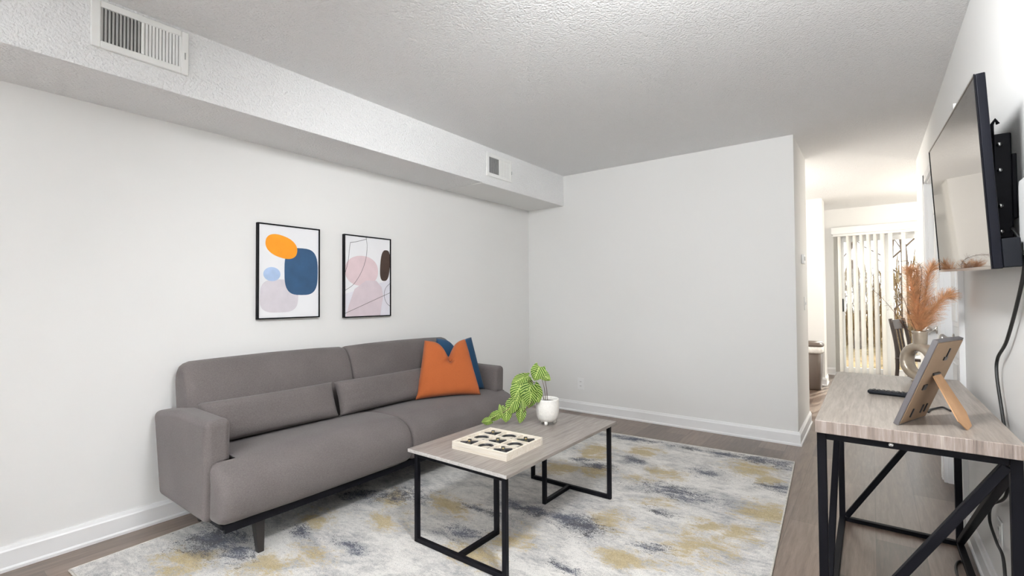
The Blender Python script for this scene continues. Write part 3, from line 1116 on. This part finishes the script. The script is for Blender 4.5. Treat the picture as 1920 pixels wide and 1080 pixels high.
# leaves: (x, y, z world), size, direction the tip points to, facing
lv = MB()
uvl = lv.bm.loops.layers.uv.new('UVMap')
def leaf(c, tip, nrm, size, wid=.78, droop=.25):
    c = Vector(c) - Vector((-1.48, 2.30, .45))
    t = Vector(tip).normalized()
    n_ = Vector(nrm)
    n_ = (n_ - t * n_.dot(t)).normalized()
    s = t.cross(n_)
    NS, NW = 9, 4
    vr = []
    for i in range(NS + 1):
        q = i / NS
        # heart outline
        hw = size * wid * .56 * (math.sin(PI * min(1, q * .90 + .12)) ** .62) * (1.05 - .28 * q)
        if i == NS:
            hw = .0004
        row = []
        for j in range(-NW, NW + 1):
            k = j / NW
            back = -.18 * size * abs(k) ** 2 * max(0, 1 - q * 3.2)
            p = c + t * ((q - .5) * size + back) + s * (hw * k) + n_ * (-abs(k) * hw * .25 - droop * size * (q - .35) ** 2 + .03 * size * math.sin(q * 9 + j))
            row.append((lv.bm.verts.new(p), (.5 + .5 * k, q)))
        vr.append(row)
    for i in range(NS):
        for j in range(2 * NW):
            q = [vr[i][j], vr[i][j + 1], vr[i + 1][j + 1], vr[i + 1][j]]
            f = lv.face([x[0] for x in q], True)
            if f:
                for lp, x in zip(f.loops, q):
                    lp[uvl].uv = x[1]
toc = Vector((.55, -.80, .25))                            # towards the open room
LEAVES = [((-1.500, 2.222, .742), (-.25, -.2, -.75), .078, .85), ((-1.462, 2.245, .730), (.75, .2, -.55), .074, .6), ((-1.520, 2.24, .722), (-.5, .2, -.6), .06, .7),
          ((-1.583, 2.154, .704), (-.75, -.35, -.45), .080, .6), ((-1.557, 2.180, .716), (-.6, -.1, -.3), .06, .6),
          ((-1.582, 2.150, .640), (-.35, -.3, -.8), .094, .75), ((-1.530, 2.180, .628), (-.25, -.1, -.9), .098, .75), ((-1.497, 2.215, .630), (.35, .05, -.9), .092, .7),
          ((-1.520, 2.185, .596), (-.2, 0, -1), .084, .75), ((-1.587, 2.148, .590), (-.3, -.2, -.9), .082, .7), ((-1.618, 2.130, .556), (-.5, -.2, -.8), .082, .75),
          ((-1.634, 2.118, .513), (.1, -.2, -1), .074, .7), ((-1.656, 2.100, .541), (-.2, -.1, .9), .062, .45), ((-1.696, 2.078, .502), (-.75, -.25, -.45), .074, .55),
          ((-1.728, 2.052, .478), (-.9, -.3, -.25), .056, .6), ((-1.556, 2.168, .566), (.1, -.1, -1), .066, .45), ((-1.570, 2.160, .508), (-.12, -.1, -1), .076, .62),
          ((-1.548, 2.20, .660), (.1, -.2, -.9), .075, .7), ((-1.605, 2.16, .62), (-.5, .1, -.6), .07, .7), ((-1.56, 2.19, .60), (-.3, .1, -.9), .08, .7)]
rnd = random.Random(4)
for c, tip, s, wd in LEAVES:
    n_ = toc + Vector((rnd.uniform(-.4, .4), rnd.uniform(-.2, .2), rnd.uniform(-.25, .35)))
    leaf(c, tip, n_, s * 1.1, wd * 1.12)
lv.build('foliage', M['leaf'], pp, normals=False)
st = MB()
o_ = Vector((-1.48, 2.30, .45))
for path in ([(-1.485, 2.295, .572), (-1.489, 2.28, .66), (-1.49, 2.25, .72), (-1.498, 2.225, .75)],
             [(-1.475, 2.295, .572), (-1.472, 2.28, .65), (-1.468, 2.255, .715), (-1.465, 2.245, .74)],
             [(-1.490, 2.290, .572), (-1.51, 2.265, .66), (-1.54, 2.215, .70), (-1.565, 2.175, .715)],
             [(-1.495, 2.285, .572), (-1.525, 2.225, .625), (-1.585, 2.16, .60), (-1.630, 2.125, .545), (-1.668, 2.095, .515), (-1.72, 2.06, .485)],
             [(-1.490, 2.280, .572), (-1.505, 2.215, .595), (-1.530, 2.175, .56), (-1.553, 2.165, .53)]):
    st.tube([p - o_ for p in smooth_curve(path, 6)], .0017, 6)
st.build('stems', M['stem'], pp)

# ------------------------------------------------------------------ console table
CX0, CX1, CY0, CY1, CZ = -.153, .326, 1.845, 3.085, .762
cs = thing('console_table', 'long console table with taupe wood top and black braced frame', 'console table', ((CX0 + CX1) / 2, (CY0 + CY1) / 2, 0))
W, L = (CX1 - CX0) / 2, (CY1 - CY0) / 2
m = MB()
m.box(-W, W, -L, L, CZ - .040, CZ)
top = m.build('tabletop', [M['dtop'], M['dedge']], cs, .0015, 1)
for p in top.data.polygons:
    if abs(p.normal.z) < .5:
        p.material_index = 1
q = .026
fx, fy = W - .002, L - .03
zt = CZ - .040
for sx in (-1, 1):
    for sy in (-1, 1):
        x, y = sx * (fx - q / 2), sy * (fy - q / 2)
        MB().box(x - q / 2, x + q / 2, y - q / 2, y + q / 2, 0, zt - .001).build('leg', M['black'], cs, .002, 1)
xi, yi = fx - q, fy - q
for z0, z1, nm in ((zt - q, zt - .0005, 'top_rail'), (.0, .020, 'bottom_rail')):
    for s in (-1, 1):
        MB().box(-xi, xi, s * (fy - q / 2) - q / 2, s * (fy - q / 2) + q / 2, z0, z1).build(nm, M['black'], cs, .002, 1)
        MB().box(s * (fx - q / 2) - q / 2, s * (fx - q / 2) + q / 2, -yi, yi, z0, z1).build(nm, M['black'], cs, .002, 1)
za, zb = .024, zt - q - .004
for s in (-1, 1):
    MB().bar((-xi + .006, s * (fy - q / 2), za), (xi - .006, s * (fy - q / 2), zb), .024, .024, up=(0, 1, 0)).build('brace', M['black'], cs, .002, 1)
MB().bar((fx - q / 2, -yi + .006, zb), (fx - q / 2, yi - .006, za), .024, .024, up=(1, 0, 0)).build('brace', M['black'], cs, .002, 1)
MB().bar((-fx + q / 2, -yi + .006, za), (-fx + q / 2, yi - .006, zb), .024, .024, up=(1, 0, 0)).build('brace', M['black'], cs, .002, 1)
m = MB().lathe([(.0005, 0), (.007, 0), (.006, .003), (.0005, .0035)], 14)
m.xform(Matrix.Translation((-.045, -fy, zt - .013)) @ Matrix.Rotation(R(90), 4, 'X'))
m.build('screw', M['chrome'], cs)

# ------------------------------------------------------------------ vase with dried grass
VX, VY = .180, 2.93
vs_ = thing('ring_vase', 'shiny taupe ring-shaped vase with dried grass on the console', 'vase', (VX, VY, CZ), (0, 0, R(-48)))
m = MB()
n_, mm_ = 56, 18
cz_ = .094
vr = []
for i in range(n_):
    a = 2 * PI * i / n_
    ring = []
    for j in range(mm_):
        b = 2 * PI * j / mm_
        rr = .069 + .0205 * math.copysign(abs(math.cos(b)) ** .8, math.cos(b))
        yy = .032 * math.copysign(abs(math.sin(b)) ** .8, math.sin(b))
        ring.append(m.bm.verts.new((rr * math.cos(a), yy, cz_ + rr * math.sin(a))))
    vr.append(ring)
for i in range(n_):
    for j in range(mm_):
        m.face([vr[i][j], vr[(i + 1) % n_][j], vr[(i + 1) % n_][(j + 1) % mm_], vr[i][(j + 1) % mm_]], True)
m.build('ring_body', M['vase'], vs_)
MB().lathe([(.001, 0), (.034, 0), (.036, .004), (.034, .010), (.028, .016), (.001, .018)], 28).build('base', M['vase'], vs_)
MB().lathe([(.024, .172), (.027, .180), (.028, .200), (.029, .228), (.0305, .236), (.029, .2375), (.025, .232), (.024, .205), (.001, .200)], 28).build('neck', M['vase'], vs_)

NECK = Vector((VX, VY, CZ + .205))
def plume(path, label, mat, n, spread, ln, group=None, start=.25, r0=.0016, seed=0):
    rnd = random.Random(seed)
    o = thing('dried_grass_stem', label, 'dried grass', NECK, group=group)
    c = [p - NECK for p in smooth_curve(path, 8)]
    m = MB()
    m.tube(c, [r0 * (1 - .7 * i / len(c)) for i in range(len(c))], 5)
    m.build('stalk', M['twig'] if mat == 'twig' else M['pampas'], o)
    m = MB()
    for k in range(n):
        f = start + (1 - start) * rnd.random()
        x = f * (len(c) - 1)
        i = min(int(x), len(c) - 2)
        p = c[i].lerp(c[i + 1], x - i)
        d = (c[i + 1] - c[i]).normalized()
        a = rnd.uniform(0, 2 * PI)
        s = d.orthogonal().normalized()
        s = s * math.cos(a) + d.cross(s) * math.sin(a)
        l = ln * rnd.uniform(.5, 1.15) * (1.05 - .55 * f)
        pts = [p]
        dirv = (d * (1 - spread) + s * spread).normalized()
        q = p
        for h in range(4):
            q = q + dirv * l / 4
            pts.append(q)
            dirv = (dirv + Vector((0, 0, -.10)) + s * rnd.uniform(-.1, .25) + Vector((rnd.uniform(-.2, .2), rnd.uniform(-.2, .2), rnd.uniform(-.2, .2)))).normalized()
        wdt = Vector((rnd.uniform(-1, 1), rnd.uniform(-1, 1), rnd.uniform(-1, 1))).cross(d).normalized() * .0005
        for u, v_ in zip(pts, pts[1:]):
            w2 = wdt * .8
            m.poly([u - wdt, u + wdt, v_ + w2, v_ - w2])
    m.build('bristles', M['twig'] if mat == 'twig' else M['pampas'], o, normals=False)
    return o
gA = 'feathery rust plumes in the vase'
lab = 'feathery rust dried grass plume standing in the ring vase'
def P(x, y, z):
    return (x, y, z)
N0 = (VX, VY, CZ + .206)
plume([N0, (.178, 2.925, 1.06), (.178, 2.92, 1.18), (.172, 2.91, 1.29)], lab, 'p', 1500, .42, .085, gA, .07, seed=1)
plume([N0, (.170, 2.92, 1.06), (.160, 2.905, 1.16), (.150, 2.892, 1.24), (.142, 2.888, 1.285)], lab, 'p', 1400, .42, .085, gA, .07, seed=2)
plume([N0, (.190, 2.935, 1.06), (.204, 2.94, 1.16), (.216, 2.945, 1.26), (.236, 2.955, 1.30)], lab, 'p', 1400, .42, .085, gA, .07, seed=3)
plume([N0, (.200, 2.945, 1.04), (.232, 2.965, 1.10), (.268, 2.985, 1.15), (.292, 3.0, 1.165)], lab, 'p', 1500, .45, .085, gA, .07, seed=4)
plume([N0, (.130, 2.90, 1.01), (.085, 2.86, 1.09), (.045, 2.825, 1.15), (.008, 2.793, 1.193)], 'long thin dark dried sprig leaning far left out of the vase', 'twig', 90, .75, .03, None, .25, .0014, 6)
plume([N0, (.148, 2.91, 1.05), (.125, 2.88, 1.14), (.095, 2.85, 1.22), (.085, 2.84, 1.29)], 'dark curved dried stem at the left side of the plumes', 'twig', 160, .75, .04, None, .25, .0014, 7)
plume([N0, (.175, 2.92, 1.08), (.188, 2.91, 1.22), (.186, 2.90, 1.30), (.150, 2.88, 1.325), (.105, 2.86, 1.322)], 'dark dried stem bending over at the top of the plumes', 'twig', 120, .6, .035, None, .3, .0014, 8)

# ------------------------------------------------------------------ picture frame seen from behind
A, B = Vector((.059, 1.917, CZ)), Vector((.136, 2.113, CZ))
bd = (B - A).normalized()
ang = math.atan2(bd.y, bd.x)
pf = thing('picture_frame', 'desk picture frame seen from behind with a kraft easel leg', 'picture frame', A, (0, 0, ang))
# local: x along the base, -y is the back (towards the easel), z up
FW, FH = (B - A).length, .288
lean = Matrix.Rotation(R(21), 4, 'X')
m = MB()
fr = .012
m.box(0, fr, -.002, .012, 0, FH).box(FW - fr, FW, -.002, .012, 0, FH).box(fr, FW - fr, -.002, .012, 0, fr).box(fr, FW - fr, -.002, .012, FH - fr, FH)
m.xform(lean)
m.build('frame', M['framegrey'], pf, .001, 1)
MB().box(fr - .006, FW - fr + .006, -.004, .002, .006, FH - .006).xform(lean).build('backing_board', M['backing'], pf)
MB().box(fr, FW - fr, .006, .010, fr, FH - fr).xform(lean).build('photo_sheet', M['plate'], pf)
m = MB()
m.box(FW * .50, FW * .62, -.007, -.004, FH * .76, FH * .80).box(FW * .56, FW * .585, -.007, -.004, FH * .79, FH * .90)
m.xform(lean)
m.build('hanger', M['charcoal'], pf)
for u, v_, a_, b_ in ((.22, .42, .026, .018), (.26, .08, .006, .03), (.60, .10, .006, .03), (.74, .10, .006, .03)):
    MB().box(FW * u, FW * u + a_, -.007, -.004, FH * v_, FH * v_ + b_).xform(lean).build('turn_button', M['charcoal'], pf)
MB().box(FW * .36, FW * .60, -.0095, -.004, FH * .595, FH * .615).xform(lean).build('easel_hinge', M['charcoal'], pf)
E1, E2 = Vector((.218, 1.972, CZ)), Vector((.245, 2.006, CZ))
hinge_c = lean @ Vector((FW * .47, -.006, FH * .60))
inv = Matrix.Rotation(-ang, 4, 'Z')
e1, e2 = inv @ (E1 - A), inv @ (E2 - A)
ec = (e1 + e2) / 2
dl = (ec - hinge_c)
m = MB()
ax = dl.normalized()
sd = Vector((1, 0, 0)) - ax * ax.x
sd.normalize()
nn = ax.cross(sd).normalized() * .0015
lw = [(0, .030), (.78, .046), (1.0, .023)]
rings = []
for f, wv in lw:
    c = hinge_c + dl * f
    if f == 1.0:
        c.z = .0018
    rings.append([c - sd * wv - nn, c + sd * wv - nn, c + sd * wv + nn, c - sd * wv + nn])
m.loft(rings, False)
m.build('easel_leg', M['kraft'], pf)

# ------------------------------------------------------------------ remote control
rm = thing('remote_control', 'black television remote control lying flat on the console', 'remote', (.066, 2.468, CZ), (0, 0, R(-9)))
m = MB()
m.loft([[(x, -.021, .004), (x, .021, .004), (x, .020, .015 + e_), (x, -.020, .015 + e_)] for x, e_ in ((-.082, 0), (-.03, .001), (.03, .001), (.082, 0))], False)
m.box(-.078, .078, -.017, .017, .0, .005)
m.build('shell', M['blackplastic'], rm, .003, 2)
m = MB()
for i in range(9):
    for j in (-1, 0, 1):
        m.box(-.068 + i * .0155, -.060 + i * .0155, j * .012 - .0035, j * .012 + .0035, .015, .0185)
m.build('buttons', M['charcoal'], rm)

# ------------------------------------------------------------------ television
tv = thing('television', 'slim flat-screen television mounted on the right wall above the console', 'television', (.2540, 2.419, 1.536), (R(1.8), R(-3.0), R(1.0)))
TW, TH = .525, .281
MB().box(.0, .022, -TW, TW, -TH, TH).build('cabinet', M['gloss'], tv, .003, 2)
MB().box(.022, .062, -TW + .004, TW - .004, -TH + .002, -TH + .085).build('rear_housing', M['blackplastic'], tv, .004, 2)
MB().box(.022, .036, -TW * .75, TW * .75, -TH + .08, TH * .7).build('back_cover', M['blackplastic'], tv, .004, 2)
MB().box(-.0012, .0004, -TW + .006, TW - .006, -TH + .010, TH - .006).build('screen', M['screen'], tv)
for a, b in ((-TH, -TH + .009), (TH - .005, TH)):
    MB().box(-.003, .0, -TW + .005, TW - .005, a, b).build('edge_trim', M['nickel'], tv)
for a in (-TW, TW - .005):
    MB().box(-.003, .0, a, a + .005, -TH, TH).build('side_bezel', M['black'], tv)

mt = thing('television_mount', 'black metal bracket holding the television off the wall', 'bracket', (XW, 2.25, 1.50))
MB().box(-.012, -.0005, -.16, .30, -.10, .10).build('wall_plate', M['black'], mt, .002, 1)
for y in (-.15, .22):
    m = MB()
    m.box(-.052, -.012, y - .016, y + .016, -.16, .165)
    m.box(-.058, -.050, y - .022, y + .022, -.19, -.15)
    m.build('arm', M['black'], mt, .003, 1)
for z in (-.14, -.06, .05, .13):
    m = MB()
    m.tube([(-.040, -.176, z), (-.040, -.16, z)], .006, 10)
    m.build('bolt', M['chrome'], mt)
m = MB()
m.tube([(-.052, -.15, .160), (-.052, -.15, .20), (-.044, -.15, .215), (-.038, -.15, .20)], .005, 8)
m.build('release_hook', M['black'], mt)

# cords
def cord(name, label, pts, r):
    m = MB()
    m.tube(smooth_curve(pts, 8), r, 8)
    return tag(m.build(name, M['cable']), label, 'cord')
cord('power_cord', 'black power cord hanging from the television down behind the console', [
    (.333, 1.99, 1.36), (.345, 1.965, 1.32), (.350, 1.95, 1.26), (.350, 2.02, 1.17), (.350, 2.20, 1.02), (.348, 2.34, .945), (.346, 2.345, .88), (.346, 2.27, .76), (.346, 2.20, .64),
    (.347, 2.26, .50), (.346, 2.50, .385), (.346, 2.55, .31), (.345, 2.42, .28), (.344, 2.30, .26), (.330, 2.20, .10), (.320, 2.3, .006)], .0048)
cord('extension_cord', 'black cord looped on the floor under the console table', [
    (.335, 2.50, .0045), (.330, 2.66, .0045), (.318, 2.80, .0045), (.295, 2.86, .0045), (.272, 2.80, .0045), (.268, 2.68, .0045), (.285, 2.56, .0045), (.31, 2.40, .0045)], .0045)
cord('charging_cable', 'short black cable lying beside the picture frame on the console', [
    (.150, 2.170, CZ + .004), (.158, 2.215, CZ + .004), (.176, 2.255, CZ + .004), (.197, 2.285, CZ + .005), (.208, 2.262, CZ + .004), (.214, 2.235, CZ + .004)], .0034)

# ------------------------------------------------------------------ kitchen bin
bn = thing('trash_can', 'taupe trash can with white liner beside the far kitchen wall', 'trash can', (-.61, 7.12, 0))
def rr(w, d, z, n=28, p=4):
    return [(w * math.copysign(abs(math.cos(2 * PI * k / n)) ** (2 / p), math.cos(2 * PI * k / n)), d * math.copysign(abs(math.sin(2 * PI * k / n)) ** (2 / p), math.sin(2 * PI * k / n)), z) for k in range(n)]
MB().loft([rr(.095, .14, 0), rr(.10, .145, .02), rr(.122, .17, .50), rr(.118, .166, .50)]).build('body', M['bin'], bn)
MB().loft([rr(.124, .173, .455), rr(.128, .177, .47), rr(.128, .177, .535), rr(.12, .168, .54)]).build('liner', M['liner'], bn)
MB().loft([rr(.130, .178, .538), rr(.130, .178, .555), rr(.11, .15, .585), rr(.06, .09, .592)]).build('lid', M['bin'], bn)

# ------------------------------------------------------------------ dining chair by the sliding door
ch = thing('dining_chair', 'dark wooden dining chair beside the sliding door behind the vase', 'chair', (.47, 7.0, 0), (0, 0, R(-20)))
MB().box(-.21, .21, -.21, .21, .44, .475).build('seat', M['chair'], ch, .012, 2)
for sy in (-1, 1):
    m = MB()
    c = smooth_curve([(-.235, sy * .19, 0), (-.20, sy * .19, .25), (-.19, sy * .19, .45), (-.205, sy * .19, .65), (-.25, sy * .185, .90)], 5)
    m.tube(c, .019, 8)
    m.build('rear_leg', M['chair'], ch)
    MB().box(.16, .195, sy * .185 - .018, sy * .185 + .018, 0, .44).build('front_leg', M['chair'], ch, .004, 1)
MB().hexa([(-.25, -.18, .78), (-.235, -.18, .78), (-.235, .18, .78), (-.25, .18, .78), (-.265, -.18, .885), (-.25, -.18, .885), (-.25, .18, .885), (-.265, .18, .885)]).build('top_rail', M['chair'], ch)
for k in range(3):
    y = (-1 + k) * .09
    MB().bar((-.20, y, .475), (-.243, y, .785), .018, .012, up=(0, 1, 0)).build('back_slat', M['chair'], ch)
dt = thing('dining_table', 'white dining table behind the vase by the sliding door', 'table', (1.15, 7.1, 0))
MB().box(-.45, .45, -.6, .6, .71, .745).build('tabletop', M['trim'], dt, .004, 2)
for sx in (-1, 1):
    for sy in (-1, 1):
        MB().box(sx * .39 - .03, sx * .39 + .03, sy * .53 - .03, sy * .53 + .03, 0, .71).build('leg', M['trim'], dt)

# ------------------------------------------------------------------ camera
cam = bpy.data.cameras.new('camera')
cam.sensor_width = 36
cam.lens = 16.801
cam.clip_start = .02
co = bpy.data.objects.new('camera', cam)
COL.objects.link(co)
pitch, yaw, roll, HC = R(1.1638), R(36.8882), R(-.37), 1.16673
fw = Vector((-math.sin(yaw) * math.cos(pitch), math.cos(yaw) * math.cos(pitch), math.sin(pitch)))
rt0 = Vector((math.cos(yaw), math.sin(yaw), 0))
up0 = rt0.cross(fw)
rt = rt0 * math.cos(roll) + up0 * math.sin(roll)
up = up0 * math.cos(roll) - rt0 * math.sin(roll)
mw = Matrix(((rt.x, up.x, -fw.x, 0), (rt.y, up.y, -fw.y, 0), (rt.z, up.z, -fw.z, HC), (0, 0, 0, 1)))
co.matrix_world = mw
scene.camera = co

# ------------------------------------------------------------------ light
wd = bpy.data.worlds.new('world')
scene.world = wd
wd.use_nodes = True
nt = wd.node_tree
bg = nt.nodes['Background']
tc = nt.nodes.new('ShaderNodeTexCoord')
sx = nt.nodes.new('ShaderNodeSeparateXYZ')
nt.links.new(tc.outputs['Generated'], sx.inputs[0])
rp = nt.nodes.new('ShaderNodeValToRGB')
rp.color_ramp.elements[0].position = .0
rp.color_ramp.elements[0].color = (.95, .97, 1, 1)
rp.color_ramp.elements[1].position = .7
rp.color_ramp.elements[1].color = (.62, .78, 1, 1)
nt.links.new(sx.outputs['Z'], rp.inputs[0])
nt.links.new(rp.outputs[0], bg.inputs[0])
bg.inputs[1].default_value = 2.4

def area(name, loc, rot, sx_, sy_, power, col=(1, 1, 1), portal=False, spread=180):
    l = bpy.data.lights.new(name, 'AREA')
    l.shape = 'RECTANGLE'
    l.size, l.size_y = sx_, sy_
    l.energy = power
    l.color = col
    l.spread = R(spread)
    l.cycles.is_portal = portal
    o = bpy.data.objects.new(name, l)
    COL.objects.link(o)
    o.location = loc
    o.rotation_euler = rot
    return o
# daylight entering by the window behind the camera
area('window_daylight', ((wx0 + wx1) / 2, YN - .03, (wz0 + wz1) / 2), (R(90), 0, 0), wx1 - wx0 - .1, wz1 - wz0 - .1, 14, (.86, .94, 1.0))
# portal for the sky through the sliding door
area('door_portal', ((SX0 + SX1) / 2, YF + .17, SH / 2), (R(-90), 0, 0), SX1 - SX0, SH, 1, portal=True)
# added fill from the kitchen side; the wall there has no window
area('kitchen_fill', (XL + .02, 6.6, 1.5), (0, R(-90), 0), 1.2, 1.6, 36, (1, .97, .92))
def point_fill(name, loc, power, r, col):
    l = bpy.data.lights.new(name, 'POINT')
    l.energy = power
    l.shadow_soft_size = r
    l.color = col
    o = bpy.data.objects.new(name, l)
    COL.objects.link(o)
    o.location = loc
# added unseen uplight behind the camera, bounced off the ceiling
area('uplight_fill', (-.5, -1.5, 1.35), (R(180), 0, 0), .5, .5, 185, (.965, .98, 1), spread=134)
# added unseen spot under the ceiling, tilted to brighten the back wall
l = bpy.data.lights.new('back_wall_fill', 'SPOT')
l.energy = 92
l.color = (.965, .985, 1)
l.spot_size = R(165)
l.spot_blend = .6
l.shadow_soft_size = .14
o = bpy.data.objects.new('back_wall_fill', l)
COL.objects.link(o)
o.location = (-.35, 1.0, 2.30)
o.rotation_euler = Vector((-.25, .8, -.62)).to_track_quat('-Z', 'Y').to_euler()
point_fill('hall_fill', (-1.1, 5.95, 2.1), 14, .15, (1, .95, .87))  # added point light out of view, brightens the hallway
point_fill('dining_fill', (1.2, 7.1, 1.9), 36, .15, (1, .93, .82))  # added unseen point light, lifts the dining end
s = bpy.data.lights.new('sun', 'SUN')
s.energy = 6
s.color = (1, .93, .82)
s.angle = R(.8)
so = bpy.data.objects.new('sun', s)
COL.objects.link(so)
so.rotation_euler = Vector((-.30, -1, -.62)).to_track_quat('-Z', 'Y').to_euler()

vs = scene.view_settings
scene.display_settings.display_device = 'sRGB'
vs.view_transform = 'Standard'
vs.look = 'None'
vs.exposure = 0.64
vs.gamma = 1
vs.use_curve_mapping = False
scene.cycles.use_denoising = True
scene.cycles.max_bounces = 10
scene.cycles.diffuse_bounces = 6
scene.cycles.transparent_max_bounces = 16
scene.cycles.sample_clamp_indirect = 6
scene.cycles.caustics_reflective = False
scene.cycles.caustics_refractive = False
